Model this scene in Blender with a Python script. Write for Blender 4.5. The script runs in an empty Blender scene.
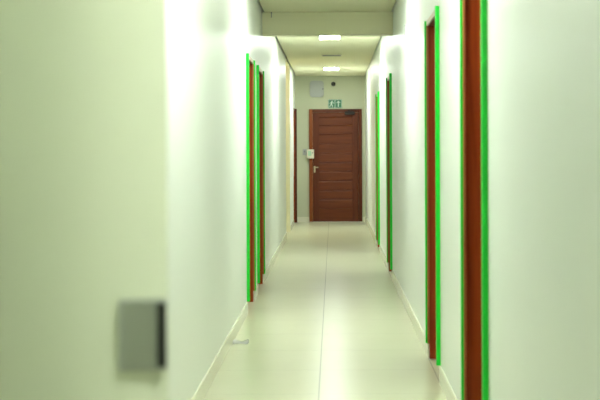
import bpy, bmesh, math, random
from mathutils import Vector, Matrix
random.seed(4)
C = bpy.context.scene.collection
scene = bpy.context.scene

# ------------------------------------------------------------------ dimensions (metres)
XL, XR = -0.72, 0.62          # inner faces of the corridor walls
CEIL = 2.777
END = 21.86                   # inner face of the end wall
BACK = -1.6
SK = 0.100                    # skirting height
TH = 0.16                     # wall thickness
CAM_H = 1.35

# ------------------------------------------------------------------ materials
def new_mat(name):
    m = bpy.data.materials.new(name); m.use_nodes = True
    nt = m.node_tree; b = nt.nodes['Principled BSDF']
    return m, nt, b

def paint(name, col, rough=0.45, var=0.03, spec=0.5, bump=0.02, scale=6):
    m, nt, b = new_mat(name)
    tc = nt.nodes.new('ShaderNodeTexCoord')
    n = nt.nodes.new('ShaderNodeTexNoise'); n.inputs['Scale'].default_value = scale; n.inputs['Detail'].default_value = 4
    r = nt.nodes.new('ShaderNodeMixRGB'); r.blend_type = 'MIX'
    r.inputs[1].default_value = (*[c * (1 - var) for c in col], 1); r.inputs[2].default_value = (*[min(1, c * (1 + var)) for c in col], 1)
    nt.links.new(tc.outputs['Object'], n.inputs['Vector']); nt.links.new(n.outputs['Fac'], r.inputs[0])
    nt.links.new(r.outputs[0], b.inputs['Base Color'])
    b.inputs['Roughness'].default_value = rough; b.inputs['Specular IOR Level'].default_value = spec
    if bump:
        n2 = nt.nodes.new('ShaderNodeTexNoise'); n2.inputs['Scale'].default_value = 90
        bp = nt.nodes.new('ShaderNodeBump'); bp.inputs['Strength'].default_value = bump; bp.inputs['Distance'].default_value = 0.01
        nt.links.new(tc.outputs['Object'], n2.inputs['Vector']); nt.links.new(n2.outputs['Fac'], bp.inputs['Height'])
        nt.links.new(bp.outputs['Normal'], b.inputs['Normal'])
    return m

def wood(name, dark, light, axis='Z', rough=0.35):
    m, nt, b = new_mat(name)
    tc = nt.nodes.new('ShaderNodeTexCoord')
    mp = nt.nodes.new('ShaderNodeMapping')
    sc = {'Z': (30, 30, 1.6), 'X': (1.6, 30, 30), 'Y': (30, 1.6, 30)}[axis]
    mp.inputs['Scale'].default_value = sc
    n = nt.nodes.new('ShaderNodeTexNoise'); n.inputs['Scale'].default_value = 1.0; n.inputs['Detail'].default_value = 6; n.inputs['Distortion'].default_value = 0.6
    cr = nt.nodes.new('ShaderNodeValToRGB')
    cr.color_ramp.elements[0].position = 0.3; cr.color_ramp.elements[0].color = (*dark, 1)
    cr.color_ramp.elements[1].position = 0.7; cr.color_ramp.elements[1].color = (*light, 1)
    nt.links.new(tc.outputs['Object'], mp.inputs['Vector']); nt.links.new(mp.outputs[0], n.inputs['Vector'])
    nt.links.new(n.outputs['Fac'], cr.inputs[0]); nt.links.new(cr.outputs[0], b.inputs['Base Color'])
    b.inputs['Roughness'].default_value = rough; b.inputs['Specular IOR Level'].default_value = 0.3
    return m

def plain(name, col, rough=0.4, metal=0.0, emit=0.0, ecol=None):
    m, nt, b = new_mat(name)
    tc = nt.nodes.new('ShaderNodeTexCoord')
    n = nt.nodes.new('ShaderNodeTexNoise'); n.inputs['Scale'].default_value = 25
    mr = nt.nodes.new('ShaderNodeMapRange'); mr.inputs['To Min'].default_value = max(0.02, rough - 0.05); mr.inputs['To Max'].default_value = rough + 0.05
    nt.links.new(tc.outputs['Object'], n.inputs['Vector']); nt.links.new(n.outputs['Fac'], mr.inputs['Value'])
    nt.links.new(mr.outputs[0], b.inputs['Roughness'])
    b.inputs['Base Color'].default_value = (*col, 1); b.inputs['Metallic'].default_value = metal
    if emit:
        b.inputs['Emission Color'].default_value = (*(ecol or col), 1); b.inputs['Emission Strength'].default_value = emit
    return m

def tile_mat():
    m, nt, b = new_mat('polished_cream_tile')
    tc = nt.nodes.new('ShaderNodeTexCoord')
    sp = nt.nodes.new('ShaderNodeSeparateXYZ'); nt.links.new(tc.outputs['Object'], sp.inputs[0])
    def joint(sock, off, size, half):
        a = nt.nodes.new('ShaderNodeMath'); a.operation = 'SUBTRACT'; a.inputs[1].default_value = off - size * 40.5
        nt.links.new(sock, a.inputs[0])
        w = nt.nodes.new('ShaderNodeMath'); w.operation = 'MODULO'; w.inputs[1].default_value = size; nt.links.new(a.outputs[0], w.inputs[0])
        s = nt.nodes.new('ShaderNodeMath'); s.operation = 'SUBTRACT'; s.inputs[1].default_value = size / 2; nt.links.new(w.outputs[0], s.inputs[0])
        ab = nt.nodes.new('ShaderNodeMath'); ab.operation = 'ABSOLUTE'; nt.links.new(s.outputs[0], ab.inputs[0])
        lt = nt.nodes.new('ShaderNodeMath'); lt.operation = 'LESS_THAN'; lt.inputs[1].default_value = half; nt.links.new(ab.outputs[0], lt.inputs[0])
        return lt
    jx = joint(sp.outputs['X'], -0.084, 0.70, 0.0022); jy = joint(sp.outputs['Y'], 13.39, 0.70, 0.0012)
    mx = nt.nodes.new('ShaderNodeMath'); mx.operation = 'MAXIMUM'
    nt.links.new(jx.outputs[0], mx.inputs[0]); nt.links.new(jy.outputs[0], mx.inputs[1])
    n = nt.nodes.new('ShaderNodeTexNoise'); n.inputs['Scale'].default_value = 3; n.inputs['Detail'].default_value = 5
    nt.links.new(tc.outputs['Object'], n.inputs['Vector'])
    cr = nt.nodes.new('ShaderNodeMixRGB'); cr.inputs[1].default_value = (*FLOOR_A, 1); cr.inputs[2].default_value = (*FLOOR_B, 1)
    nt.links.new(n.outputs['Fac'], cr.inputs[0])
    mix = nt.nodes.new('ShaderNodeMixRGB'); mix.inputs[2].default_value = (0.27, 0.26, 0.19, 1)
    nt.links.new(mx.outputs[0], mix.inputs[0]); nt.links.new(cr.outputs[0], mix.inputs[1])
    nt.links.new(mix.outputs[0], b.inputs['Base Color'])
    rr = nt.nodes.new('ShaderNodeMapRange'); rr.inputs['To Min'].default_value = 0.28; rr.inputs['To Max'].default_value = 0.45
    nt.links.new(mx.outputs[0], rr.inputs['Value']); nt.links.new(rr.outputs[0], b.inputs['Roughness'])
    b.inputs['Specular IOR Level'].default_value = 0.4
    return m

FLOOR_A = (0.57, 0.57, 0.385); FLOOR_B = (0.63, 0.63, 0.445)
M_WALL = paint('satin_white_wall_paint', (0.84, 0.88, 0.81), rough=0.38, var=0.01, bump=0.015)
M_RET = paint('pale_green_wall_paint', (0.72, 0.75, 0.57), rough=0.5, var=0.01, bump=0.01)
M_END = paint('matt_cream_wall', (0.56, 0.59, 0.41), rough=0.6, var=0.01)  # darker and yellower than the side walls
M_ALC = paint('warm_cream_alcove_paint', (0.78, 0.75, 0.55), rough=0.6, var=0.01)
M_CEIL = paint('matt_ceiling_paint', (0.80, 0.79, 0.55), rough=0.75, var=0.01, spec=0.2)
M_FLOOR = tile_mat()
M_SKIRT = paint('cream_tile_skirting', (0.78, 0.78, 0.61), rough=0.25, var=0.03, bump=0)
M_GAP = paint('dark_shadow_gap', (0.10, 0.10, 0.08), rough=0.9, bump=0)
M_JAMB = wood('red_brown_jamb_wood', (0.25, 0.034, 0.005), (0.46, 0.075, 0.012), 'Z', 0.4)
M_CASE = wood('orange_brown_casing_wood', (0.34, 0.10, 0.03), (0.48, 0.17, 0.06), 'Z', 0.4)
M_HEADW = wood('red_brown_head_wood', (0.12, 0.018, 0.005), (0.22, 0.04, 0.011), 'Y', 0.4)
M_STILE = wood('mahogany_stile_wood', (0.082, 0.0165, 0.0036), (0.135, 0.028, 0.006), 'Z', 0.55)
M_BOARD = wood('mahogany_board_wood', (0.100, 0.021, 0.0042), (0.165, 0.036, 0.007), 'X', 0.55)
M_EFRAME = wood('lit_frame_wood', (0.21, 0.052, 0.011), (0.32, 0.085, 0.018), 'Z', 0.5)  # left end jamb only: light falling on it put into a brighter wood colour
M_GREEN = plain('bright_green_gloss_paint', (0.0, 0.62, 0.03), 0.45)
M_HEADC = paint('pinkish_cream_plaster', (0.70, 0.60, 0.48), rough=0.6, bump=0)
M_STEEL = plain('brushed_steel', (0.48, 0.50, 0.46), 0.42, 1.0)
M_STEELD = plain('dark_steel_band', (0.03, 0.03, 0.028), 0.4, 0.3)
M_BRASS = plain('satin_nickel', (0.52, 0.45, 0.30), 0.35, 0.9)
M_WHITEP = plain('white_plastic', (0.80, 0.80, 0.74), 0.4)
M_CREAMP = plain('cream_plastic', (0.72, 0.69, 0.52), 0.4)
M_GREYP = plain('light_grey_plastic', (0.42, 0.44, 0.42), 0.5)
M_GREYD = plain('mid_grey_plastic', (0.25, 0.26, 0.25), 0.5)
M_BLACK = plain('black_plastic', (0.012, 0.012, 0.010), 0.3)
M_CLOSER = plain('dark_bronze_metal', (0.010, 0.005, 0.003), 0.65, 0.0)
M_SCREEN = plain('pale_green_display', (0.40, 0.62, 0.42), 0.25)
M_SIGN = plain('sign_green', (0.02, 0.17, 0.075), 0.4)
M_SIGNW = plain('sign_white', (0.72, 0.85, 0.74), 0.4)
M_LAMP = plain('glowing_diffuser', (0.9, 0.95, 0.92), 0.5, 0, 30.0, (0.93, 1.0, 0.96))
M_LAMPW = plain('alcove_fill_diffuser', (0.9, 0.9, 0.8), 0.5, 0, 9.0, (1.0, 0.93, 0.72))
M_LAMPD = plain('dim_glowing_diffuser', (0.9, 0.95, 0.92), 0.5, 0, 30.0, (0.93, 1.0, 0.94))
M_LAMPN = plain('fill_panel_diffuser', (0.9, 0.95, 0.92), 0.5, 0, 21.0, (0.93, 1.0, 0.92))
M_LAMPF = plain('white_lamp_frame', (0.85, 0.86, 0.82), 0.4)
M_PAPER = plain('white_paper', (0.85, 0.85, 0.80), 0.7)

# ------------------------------------------------------------------ mesh helpers
class MB:
    def __init__(self): self.bm = bmesh.new(); self.mats = []
    def mi(self, m):
        if m not in self.mats: self.mats.append(m)
        return self.mats.index(m)
    def box(self, x0, x1, y0, y1, z0, z1, m=None, bev=0.0):
        x0, x1 = sorted((x0, x1)); y0, y1 = sorted((y0, y1)); z0, z1 = sorted((z0, z1))
        t = bmesh.new(); bmesh.ops.create_cube(t, size=1)
        for v in t.verts: v.co = Vector(((x0 + x1) / 2 + v.co.x * (x1 - x0), (y0 + y1) / 2 + v.co.y * (y1 - y0), (z0 + z1) / 2 + v.co.z * (z1 - z0)))
        if bev: bmesh.ops.bevel(t, geom=t.edges[:], offset=bev, segments=2, affect='EDGES', profile=0.6)
        return self.add(t, m)
    def add(self, t, m=None, mat4=None):
        i = self.mi(m) if m else 0
        for f in t.faces: f.material_index = i
        if mat4: t.transform(mat4)
        me = bpy.data.meshes.new('tmp'); t.to_mesh(me); t.free()
        self.bm.from_mesh(me); bpy.data.meshes.remove(me)
        return self
    def cyl(self, r, depth, loc, axis='Z', m=None, r2=None, seg=24, bev=0.0):
        t = bmesh.new(); bmesh.ops.create_cone(t, cap_ends=True, segments=seg, radius1=r, radius2=r if r2 is None else r2, depth=depth)
        if bev:
            es = [e for e in t.edges if len(e.link_faces) == 2 and any(len(f.verts) > 4 for f in e.link_faces)]
            bmesh.ops.bevel(t, geom=es, offset=bev, segments=3, affect='EDGES', profile=0.5)
        rot = {'Z': Matrix(), 'X': Matrix.Rotation(math.pi / 2, 4, 'Y'), 'Y': Matrix.Rotation(math.pi / 2, 4, 'X')}[axis]
        return self.add(t, m, Matrix.Translation(loc) @ rot)
    def prism(self, pts, y0, y1, m=None, bev=0.0):          # outline in x,z extruded along y
        t = bmesh.new()
        a = [t.verts.new((p[0], y0, p[1])) for p in pts]
        f = t.faces.new(a); r = bmesh.ops.extrude_face_region(t, geom=[f])
        for v in [g for g in r['geom'] if isinstance(g, bmesh.types.BMVert)]: v.co.y = y1
        bmesh.ops.recalc_face_normals(t, faces=t.faces[:])
        if bev: bmesh.ops.bevel(t, geom=[e for e in t.edges], offset=bev, segments=2, affect='EDGES')
        return self.add(t, m)
    def build(self, name, mat=None, parent=None, loc=None, smooth=False):
        me = bpy.data.meshes.new(name)
        if smooth:
            for f in self.bm.faces: f.smooth = True
        self.bm.to_mesh(me); self.bm.free()
        for m in (self.mats or [mat]): me.materials.append(m)
        o = bpy.data.objects.new(name, me); C.objects.link(o)
        if parent: o.parent = parent
        if loc: o.location = loc
        return o

def tag(o, label=None, cat=None, group=None, kind=None):
    if label: o['label'] = label
    if cat: o['category'] = cat
    if group: o['group'] = group
    if kind: o['kind'] = kind
    return o

def empty(name, loc, label, cat, group=None, kind=None):
    e = bpy.data.objects.new(name, None); C.objects.link(e); e.location = loc; e.empty_display_size = 0.05
    return tag(e, label, cat, group, kind)

# ------------------------------------------------------------------ door positions along the walls
right_doors = [(4.60, 5.40), (6.67, 7.48), (12.08, 12.88), (15.30, 16.12)]
left_doors = [(9.55, 10.33), (10.86, 11.72)]
ALC = (17.62, 19.25)                      # side opening
corner_door = (20.95, 21.76)
RH = [2.19, 2.19, 2.165, 2.14]
DH = 2.165                                # top of door opening

# ------------------------------------------------------------------ shell
def side_wall(name, x_in, s, opens, label):
    b = MB(); y = BACK - TH
    for (a, c, h) in opens:
        b.box(x_in, x_in + s * TH, y, a, 0, CEIL + 0.12)
        if h < CEIL: b.box(x_in, x_in + s * TH, a, c, h, CEIL + 0.12)
        y = c
    b.box(x_in, x_in + s * TH, y, END + TH, 0, CEIL + 0.12)
    return tag(b.build(name, M_WALL), label, 'wall', kind='structure')
side_wall('wall_right', XR, 1, [(a, c, RH[i]) for i, (a, c) in enumerate(right_doors)], 'long satin white wall on the right, pierced by four green edged doors')
side_wall('wall_left', XL, -1, [(a, c, DH) for a, c in left_doors] + [(*ALC, 9), (*corner_door, 2.15)], 'long satin white wall on the left, pierced by two green edged doors')
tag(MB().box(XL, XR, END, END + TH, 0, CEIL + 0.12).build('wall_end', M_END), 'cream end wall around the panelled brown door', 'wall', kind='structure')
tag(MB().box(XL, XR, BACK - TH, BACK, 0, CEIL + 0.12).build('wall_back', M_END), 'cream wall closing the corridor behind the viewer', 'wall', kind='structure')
fl = MB().box(XL - 1.2, XR + TH, BACK - TH, END + TH, -0.06, 0)
tag(fl.build('floor', M_FLOOR), 'polished cream tile floor running down the corridor', 'floor', kind='structure')
cl = MB().box(XL + 0.022, XR - 0.016, BACK, END, CEIL, CEIL + 0.02, M_CEIL)
cl.box(XL - 1.2, XR + TH, BACK - TH, END + TH, CEIL + 0.12, CEIL + 0.18, M_GAP)
tag(cl.build('ceiling'), 'flat cream plaster ceiling with dark shadow gaps along the walls', 'ceiling', kind='structure')
BM0 = 11.80
bmj = MB().box(XL, XR, BM0, BM0 + 0.16, 2.545, CEIL - 0.001, bev=0.004)
tag(bmj.build('trim_1', M_CEIL), 'cream downstand beam crossing the corridor under the ceiling', 'beam', kind='structure')
# alcove (side lobby) beyond the left wall
al = MB()
ax0 = XL - TH - 0.75
al.box(ax0 - 0.08, ax0, ALC[0] - 0.08, ALC[1] + 0.08, 0, CEIL + 0.12)
al.box(ax0, XL - TH, ALC[0] - 0.08, ALC[0], 0, CEIL + 0.12)
al.box(ax0, XL - 0.0005, ALC[1] - 0.03, ALC[1] - 0.0005, 0, CEIL - 0.001)
tag(al.build('wall_alcove', M_ALC), 'warm cream return wall of the side opening near the left end', 'wall', kind='structure')
tag(MB().box(ax0, XL - 0.002, ALC[0], ALC[1], CEIL, CEIL + 0.02).build('ceiling_alcove', M_CEIL), 'ceiling of the side opening near the left end', 'ceiling', kind='structure')
# near wall return at the left edge of the view, face curved to put shading into its left side
t = bmesh.new(); N = 60; x_a, x_b = XL + 0.001, -0.268
def ret_y(x):
    u = max(x, -0.58)
    return 1.86 - 0.50 * (-0.262 - u) + 3.1 * (-0.262 - u) ** 2 + (0.0 if x > -0.58 else 1.47 * (-0.58 - x))
front = [(x_a + (x_b - x_a) * i / N) for i in range(N + 1)]
outline = [(x, ret_y(x)) for x in front] + [(x_b - 0.004, 1.875), (-0.36, 2.05), (x_a, 2.05)]
vs = [t.verts.new((p[0], p[1], 0)) for p in outline]
f = t.faces.new(vs); r = bmesh.ops.extrude_face_region(t, geom=[f])
for v in [g for g in r['geom'] if isinstance(g, bmesh.types.BMVert)]: v.co.z = CEIL - 0.001
bmesh.ops.recalc_face_normals(t, faces=t.faces[:])
rb = MB(); rb.add(t)
tag(rb.build('wall_return', M_RET, smooth=False), 'pale green tinged wall return nearest the viewer at the left edge', 'wall', kind='structure')

# skirtings: cream tile, broken at every opening
def skirting(name, x_in, s, breaks, y0, label):
    b = MB(); y = y0
    for (a, c) in breaks:
        b.box(x_in - s * 0.009, x_in, y, a, 0, SK, bev=0.0015); y = c
    if END - y > 0.03: b.box(x_in - s * 0.009, x_in, y, END - 0.009, 0, SK, bev=0.0015)
    return tag(b.build(name, M_SKIRT), label, 'skirting', kind='structure')
skirting('baseboard_right', XR, 1, right_doors, BACK, 'cream tile skirting along the foot of the right wall')
skirting('baseboard_left', XL, -1, left_doors + [ALC, corner_door], 2.06, 'cream tile skirting along the foot of the left wall')
sb = MB().box(XL + 0.009, -0.455, END - 0.009, END, 0, SK, bev=0.0015)
sb.box(0.55, XR - 0.009, END - 0.009, END, 0, SK, bev=0.0015)
tag(sb.build('baseboard_end', M_SKIRT), 'cream tile skirting either side of the end door', 'skirting', kind='structure')

# ------------------------------------------------------------------ side doors
def side_door(n, x_in, s, y0, y1, label, green=True, DH=DH):
    e = empty('door_%d' % n, (x_in, (y0 + y1) / 2, 0), label, 'door', None, 'structure')
    h = (y1 - y0) / 2; H = DH if green else 2.15; JT = 0.035
    for sg in (-1, 1):                       # lining of the recess
        ya, yb = (-h, -h + JT) if sg < 0 else (h - JT, h)
        j = MB().box(s * 0.001, s * (TH - 0.005), ya, yb, 0.001, H - 0.001, bev=0.002)
        j.box(s * 0.075, s * (TH - 0.01), yb if sg < 0 else ya, (yb + 0.014) if sg < 0 else (ya - 0.014), 0.001, H - JT, bev=0.002)
        j.build('jamb', M_JAMB, e)
    MB().box(s * 0.001, s * (TH - 0.005), -h + JT, h - JT, H - JT, H - 0.001, bev=0.002).build('frame_head', M_HEADW, e)
    lf = MB().box(s * 0.092, s * 0.128, -h + JT + 0.003, h - JT - 0.003, 0.008, H - JT - 0.003, bev=0.002)
    d = lf.build('door_leaf', M_STILE, e)
    k = MB().cyl(0.024, 0.008, (s * 0.088, -h + 0.11, 1.03), 'X', bev=0.002)
    k.cyl(0.009, 0.045, (s * 0.066, -h + 0.11, 1.03), 'X')
    k.box(s * 0.042, s * 0.058, -h + 0.10, -h + 0.22, 1.021, 1.039, bev=0.004)
    k.build('handle', M_BRASS, d)
    if green:
        CT, CW = 0.024, 0.046                # casing proud of the wall: green outside, wood on the inner edge
        for sg in (-1, 1):
            oy = sg * h; iy = sg * (h - CW)
            MB().box(-s * CT, s * 0.0, oy, iy + sg * 0.014, SK + 0.002, H, bev=0.002).build('green_edge', M_GREEN, e)
            MB().box(-s * (CT - 0.011), s * 0.0, iy + sg * 0.014, iy, SK + 0.002, H - 0.03, bev=0.002).build('casing', M_CASE, e)
        MB().box(-s * (CT - 0.012), s * 0.0, -h + CW, h - CW, H - 0.034, H - 0.002, bev=0.002).build('head_casing', M_HEADC, e)
    else:
        for sg in (1,):
            MB().box(-s * 0.038, 0, sg * h, sg * (h - 0.05), 0.002, H, bev=0.002).build('casing', M_STILE, e)
    return e
names = ['nearest of the right wall doors, red brown jamb between green edges running out of frame',
         'second door along the right wall, green edged with its whole height in view',
         'third door along the right wall, slim green edged and beyond the beam',
         'farthest green edged door on the right wall, close to the end wall']
for i, (a, c) in enumerate(right_doors): side_door(i + 1, XR, 1, a, c, names[i], DH=RH[i])
side_door(5, XL, -1, *left_doors[0], 'nearer of the two green edged doors on the left wall, orange brown jamb')
side_door(6, XL, -1, *left_doors[1], 'farther of the two green edged doors on the left wall, dark brown jamb')
side_door(7, XL, -1, *corner_door, 'dark red brown doorway without green edges in the far left corner', green=False)

# ------------------------------------------------------------------ end door
K = END / 1150.0
def ex(px): return (px - 333) * K
def ez(py): return CAM_H - (py - 151) * K
ed = empty('door_8', (0, END, 0), 'closed mahogany door of horizontal boards in the end wall under the exit sign', 'door', None, 'structure')
L, R_, T = ex(309.2), ex(362), ez(109.2)
FW = 0.066
for x0, x1 in ((L, L + FW), (R_ - FW, R_)):
    MB().box(x0, x1, -0.045, 0, 0.001, T, bev=0.004).build('jamb', M_EFRAME if x0 == L else M_STILE, ed)
MB().box(L + FW, R_ - FW, -0.045, 0, T - 0.06, T, bev=0.004).build('frame_head', M_STILE, ed)
xl, xr, zt = L + FW + 0.003, R_ - FW - 0.003, T - 0.063
leaf = MB().box(xl, xr, -0.012, -0.001, 0.012, zt)
ld = leaf.build('door_leaf', M_STILE, ed)
SW = 0.115
MB().box(xl, xl + SW, -0.034, -0.012, 0.012, zt, bev=0.004).build('stile', M_STILE, ld)
MB().box(xr - SW, xr, -0.034, -0.012, 0.012, zt, bev=0.004).build('stile', M_STILE, ld)
zb0 = ez(208.5)
MB().box(xl + SW, xr - SW, -0.034, -0.012, zt - 0.075, zt, bev=0.004).build('rail', M_BOARD, ld)
MB().box(xl + SW, xr - SW, -0.034, -0.012, 0.012, zb0 - 0.004, bev=0.004).build('rail', M_BOARD, ld)
gro = [115.8, 125, 134, 143.7, 153, 162, 171, 180.5, 190, 199, 208.5]
for a, c in zip(gro[:-1], gro[1:]):
    z1, z0 = min(ez(a), zt - 0.079), ez(c)
    # raised board with sloping upper edge
    b = MB(); tt = bmesh.new()
    prof = [(-0.012, z0 + 0.004), (-0.030, z0 + 0.006), (-0.028, z1 - 0.03), (-0.016, z1 - 0.006), (-0.012, z1 - 0.004)]
    va = [tt.verts.new((xl + SW + 0.004, p[0], p[1])) for p in prof]
    f = tt.faces.new(va); r = bmesh.ops.extrude_face_region(tt, geom=[f])
    for v in [g for g in r['geom'] if isinstance(g, bmesh.types.BMVert)]: v.co.x = xr - SW - 0.004
    bmesh.ops.recalc_face_normals(tt, faces=tt.faces[:])
    b.add(tt); b.build('board', M_BOARD, ld)
hx, hz = ex(314.6), ez(168.3)
h = MB().box(hx - 0.017, hx + 0.017, -0.040, -0.034, hz - 0.08, hz + 0.045, bev=0.003)
h.cyl(0.011, 0.05, (hx, -0.06, hz + 0.02), 'Y')
h.cyl(0.009, 0.075, (hx + 0.034, -0.085, hz + 0.02), 'X', bev=0.003)
h.cyl(0.016, 0.012, (hx, -0.043, hz - 0.055), 'Y', bev=0.002)
tag(h.build('handle', M_BRASS, ld), 'pale satin lever handle')
cx, cz = ex(350), ez(112.6)
c1 = MB().box(cx - 0.10, cx + 0.09, -0.085, -0.034, cz - 0.045, cz + 0.02, bev=0.008)
c1.cyl(0.013, 0.02, (cx - 0.02, -0.06, cz + 0.03), 'Z')
d1 = MB(); d1.box(-0.012, 0.20, -0.007, 0.007, -0.004, 0.004, bev=0.002)
clo = tag(c1.build('door_closer', M_CLOSER, ld), 'dark closer box at the top of the door')
arm = d1.build('closer_arm', M_CLOSER, clo); arm.location = (cx - 0.02, -0.06, cz + 0.043); arm.rotation_euler = (0, 0, -0.35)
MB().box(xl, xr, -0.05, -0.034, 0.012, 0.04, bev=0.003).build('kick_strip', M_BOARD, ld)
MB().box(L, R_, -0.07, 0.0, 0.0005, 0.011, bev=0.002).build('threshold', M_SKIRT, ed)

# ------------------------------------------------------------------ things on the end wall
def wall_thing(name, px, py, label, cat, y=END): return empty(name, (ex(px), y, ez(py)), label, cat)
e = wall_thing('access_control_box', 310.5, 158.4, 'cream access control box with pale green display beside the door handle', 'keypad', END - 0.0455)
MB().box(-0.068, 0.068, -0.045, 0, 0, 0.175, bev=0.01).build('case', M_CREAMP, e)
MB().box(-0.045, 0.018, -0.0475, -0.045, 0.05, 0.145, bev=0.001).build('display', M_SCREEN, e)
MB().box(0.03, 0.05, -0.0475, -0.045, 0.095, 0.12, bev=0.001).build('button', M_GREYD, e)
e = wall_thing('light_switch', 304.6, 155, 'small grey switch plate on the end wall left of the door frame', 'switch')
MB().box(-0.036, 0.036, -0.010, 0, 0, 0.115, bev=0.004).build('plate', M_GREYP, e)
MB().box(-0.010, 0.012, -0.015, -0.010, 0.05, 0.085, bev=0.002).build('rocker', M_GREYD, e)

def rrect(w, h, r, n=8):
    pts = []
    for cx_, cz_, a0 in ((w - r, h - r, 0), (-w + r, h - r, 90), (-w + r, -h + r, 180), (w - r, -h + r, 270)):
        for i in range(n + 1):
            a = math.radians(a0 + 90 * i / n); pts.append((cx_ + r * math.cos(a), cz_ + r * math.sin(a)))
    return pts
e = wall_thing('wall_speaker', 317, 89, 'light grey rounded wall unit high on the end wall, left above the door', 'speaker')
b = MB(); b.prism(rrect(0.133, 0.155, 0.055), -0.05, 0, bev=0.006); b.build('housing', M_GREYP, e)
b = MB(); b.prism(rrect(0.105, 0.126, 0.045), -0.056, -0.05); b.build('cover', M_GREYP, e)
MB().cyl(0.011, 0.008, (0.118, -0.052, 0.0), 'Y', bev=0.001).build('indicator', M_BLACK, e)
e = wall_thing('dome_sensor', 333.6, 84, 'small round black dome high on the end wall above the exit sign', 'sensor')
MB().cyl(0.042, 0.02, (0, -0.010, 0), 'Y', bev=0.004).build('base', M_BLACK, e)
t = bmesh.new(); bmesh.ops.create_uvsphere(t, u_segments=24, v_segments=12, radius=0.034)
b = MB(); b.add(t, None, Matrix.Translation((0, -0.022, 0))); b.build('dome', M_BLACK, e, smooth=True)

# exit sign: running figure with door at left, arrow at right
e = wall_thing('exit_sign', 335.2, 103.8, 'green exit sign with white running figure and arrow above the end door', 'sign')
w, hh = 0.133, 0.083
MB().box(-w, w, -0.014, 0, -hh, hh, bev=0.003).build('panel', M_SIGN, e)
yy0, yy1 = -0.0165, -0.014
b = MB()
b.box(-w + 0.004, w - 0.004, yy0, yy1, hh - 0.010, hh - 0.004); b.box(-w + 0.004, w - 0.004, yy0, yy1, -hh + 0.004, -hh + 0.010)
b.box(-w + 0.004, -w + 0.010, yy0, yy1, -hh + 0.010, hh - 0.010); b.box(w - 0.010, w - 0.004, yy0, yy1, -hh + 0.010, hh - 0.010)
b.box(-0.004, 0.004, yy0, yy1, -hh + 0.010, hh - 0.010)
b.build('border', M_SIGNW, e)
def limb(b, p, q, r):
    p, q = Vector(p), Vector(q); d = (q - p).normalized(); n = Vector((-d.y, d.x)) * r; p = p - d * r * 0.6; q = q + d * r * 0.6
    b.prism([tuple(p + n), tuple(p - n), tuple(q - n), tuple(q + n)], yy0, yy1)
b = MB(); ox = -0.066
b.cyl(0.013, 0.0025, (ox + 0.010, (yy0 + yy1) / 2, 0.046), 'Y', seg=18)
limb(b, (ox + 0.004, 0.028), (ox - 0.008, -0.012), 0.011)
limb(b, (ox + 0.006, 0.026), (ox + 0.030, 0.010), 0.005); limb(b, (ox + 0.030, 0.010), (ox + 0.042, 0.022), 0.005)
limb(b, (ox + 0.000, 0.026), (ox - 0.026, 0.020), 0.005); limb(b, (ox - 0.026, 0.020), (ox - 0.034, 0.000), 0.005)
limb(b, (ox - 0.006, -0.014), (ox + 0.018, -0.026), 0.0065); limb(b, (ox + 0.018, -0.026), (ox + 0.014, -0.056), 0.006)
limb(b, (ox - 0.010, -0.014), (ox - 0.018, -0.040), 0.0065); limb(b, (ox - 0.018, -0.040), (ox - 0.042, -0.048), 0.006)
b.build('running_figure', M_SIGNW, e)
b = MB(); ax = 0.064
b.prism([(ax, 0.058), (ax - 0.040, 0.016), (ax - 0.022, 0.016), (ax, 0.036), (ax + 0.022, 0.016), (ax + 0.040, 0.016)], yy0, yy1)
b.box(ax - 0.010, ax + 0.010, yy0, yy1, -0.056, 0.034)
b.build('arrow', M_SIGNW, e)

# ------------------------------------------------------------------ ceiling lights
def panel_light(y, x, label, dm=None):
    e = empty('panel_light', (x, y, CEIL), label, 'ceiling light', 'panel lights along the corridor ceiling')
    b = MB(); b.box(-0.14, 0.14, -0.29, 0.29, -0.004, -0.0003, bev=0.001); b.build('frame', M_LAMPF, e)
    MB().box(-0.122, 0.122, -0.235, 0.235, -0.007, -0.004, bev=0.001).build('diffuser', dm or M_LAMP, e)
    return e
panel_light(14.38, -0.035, 'glowing ceiling panel just beyond the beam, nearer of two visible')
panel_light(19.93, -0.025, 'glowing ceiling panel near the end wall, farther of two visible')
panel_light(9.03, -0.035, 'glowing ceiling panel on the near side of the beam, above the view')
panel_light(5.2, -0.035, 'dimmer ceiling panel over the near part of the corridor, above the view', M_LAMPD)
panel_light(1.00, 0.45, 'unseen ceiling panel added to light the rounded wall return nearest the viewer', M_LAMPN)  # added off-centre so the curved return darkens to the left
panel_light((ALC[0] + ALC[1]) / 2, XL - 0.55, 'warm ceiling panel added to brighten the side opening, out of view', M_LAMPW)  # extra lamp, put in because the opening came out black
e = empty('ceiling_vent', (-0.015, 17.05, CEIL), 'thin dark slotted vent on the ceiling between the two lit panels', 'vent')
MB().box(-0.155, 0.155, -0.11, 0.11, -0.012, -0.0005, bev=0.003).build('frame', M_CREAMP, e)
b = MB()
for i in range(5): b.box(-0.135, 0.135, -0.085 + i * 0.038, -0.067 + i * 0.038, -0.016, -0.012, bev=0.001)
b.build('slats', M_GREYD, e)

# ------------------------------------------------------------------ small things on walls, beam and floor
px_, pz_ = -0.3055, 1.000
yr = ret_y(px_); sl = 0.50 - 2 * 3.1 * (-0.262 - px_)
e = empty('switch_plate', (px_, yr - 0.0015, pz_), 'blurred brushed steel switch plate at the left foreground wall corner', 'switch plate')
e.rotation_euler = (0, 0, math.atan(sl) * 0.6)
MB().box(-0.038, 0.038, -0.012, 0.0, 0, 0.115, bev=0.005).build('plate', M_STEEL, e)
MB().box(0.022, 0.037, -0.016, -0.012, 0.006, 0.109, bev=0.002).build('rocker', M_STEELD, e)  # dark band along the right edge of the plate

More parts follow.
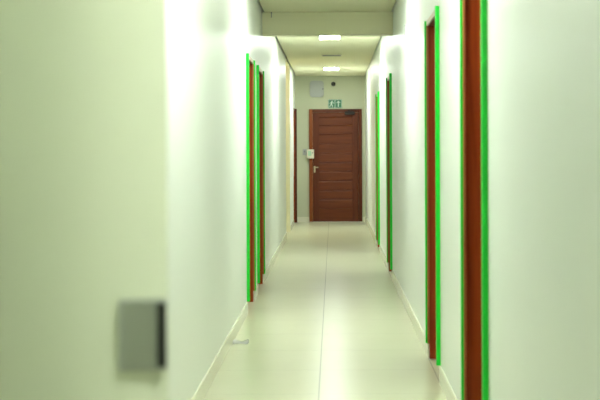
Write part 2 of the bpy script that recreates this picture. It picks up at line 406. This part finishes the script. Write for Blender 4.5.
e = tag(MB().box(-0.010, 0.002, -0.008, 0.008, -0.07, 0.07, bev=0.002).build('cable_cover', M_GREYP, None, (XR, 0.62 * 1150 / 73, 2.35)), 'short thin grey vertical strip high on the right wall before the beam', 'cable cover')
hk = MB().cyl(0.007, 0.012, (0, -0.006, 0.02), 'Y'); hk.box(-0.004, 0.004, -0.022, -0.010, -0.03, 0.024, bev=0.002)
tag(hk.build('wall_hook', M_GREYD, None, ((272 - 333) * BM0 / 1150, BM0, 1.35 + (151 - 14.6) * BM0 / 1150)), 'tiny grey hook near the top left of the beam face', 'hook')
yb0, yb1 = 0.72 * 1150 / 42.6, 0.72 * 1150 / 39.6
e = empty('white_wall_panel', (XL, (yb0 + yb1) / 2, 0.90), 'narrow white panel on the far left wall before the corner doorway', 'board')  # thin white panel over a pale strip of the wall
hb = (yb1 - yb0) / 2
MB().box(0, 0.004, -hb, hb, 0, 1.32, bev=0.001).build('panel', M_WHITEP, e)
b = MB()
b.box(0.004, 0.006, -hb, hb, 0, 0.02); b.box(0.004, 0.006, -hb, hb, 1.30, 1.32); b.box(0.004, 0.006, -hb, -hb + 0.02, 0.02, 1.30); b.box(0.004, 0.006, hb - 0.02, hb, 0.02, 1.30)
b.build('frame', M_WHITEP, e)
# folded scrap on the floor
t = bmesh.new(); nx, ny = 14, 5; g = []
for j in range(ny + 1):
    row = []
    for i in range(nx + 1):
        u = i / nx * 2 - 1; v = j / ny * 2 - 1
        z = 0.0015 + 0.020 * abs(u) ** 1.3 * (0.5 + 0.5 * v) + 0.006 * (0.5 + 0.5 * v) + 0.007 * (1 - u * u) * (0.5 - 0.5 * v) ** 2
        row.append(t.verts.new((u * 0.058 * (1 - 0.15 * v * v), v * 0.05 * (1 - 0.35 * u * u), z)))
    g.append(row)
for j in range(ny):
    for i in range(nx): t.faces.new((g[j][i], g[j][i + 1], g[j + 1][i + 1], g[j + 1][i]))
bmesh.ops.solidify(t, geom=t.faces[:], thickness=-0.0012)
zs = min(v.co.z for v in t.verts)
for v in t.verts: v.co.z -= zs - 0.0004
b = MB(); b.add(t)
tag(b.build('paper_scrap', M_PAPER, None, ((240 - 333) * 8.08 / 1150, 8.08, 0), smooth=True), 'small curled white scrap lying on the floor tiles near the left wall', 'paper')

# ------------------------------------------------------------------ world, camera, view
w_ = bpy.data.worlds.new('world'); scene.world = w_; w_.use_nodes = True
w_.node_tree.nodes['Background'].inputs[0].default_value = (0.8, 0.9, 0.75, 1); w_.node_tree.nodes['Background'].inputs[1].default_value = 0.05
cam = bpy.data.cameras.new('camera'); co = bpy.data.objects.new('camera', cam); C.objects.link(co)
co.location = (0, 0, CAM_H); co.rotation_euler = (math.pi / 2, 0.0040, 0)
cam.sensor_width = 36; cam.lens = 36 * 1150 / 600
cam.shift_x = -33 / 600; cam.shift_y = -49 / 600
cam.clip_start = 0.02
cam.dof.use_dof = True; cam.dof.focus_distance = 14.0; cam.dof.aperture_fstop = 4.0
scene.camera = co
vs_ = scene.view_settings
vs_.view_transform = 'Standard'; vs_.look = 'None'; vs_.gamma = 1; vs_.exposure = 1.85; vs_.use_curve_mapping = False
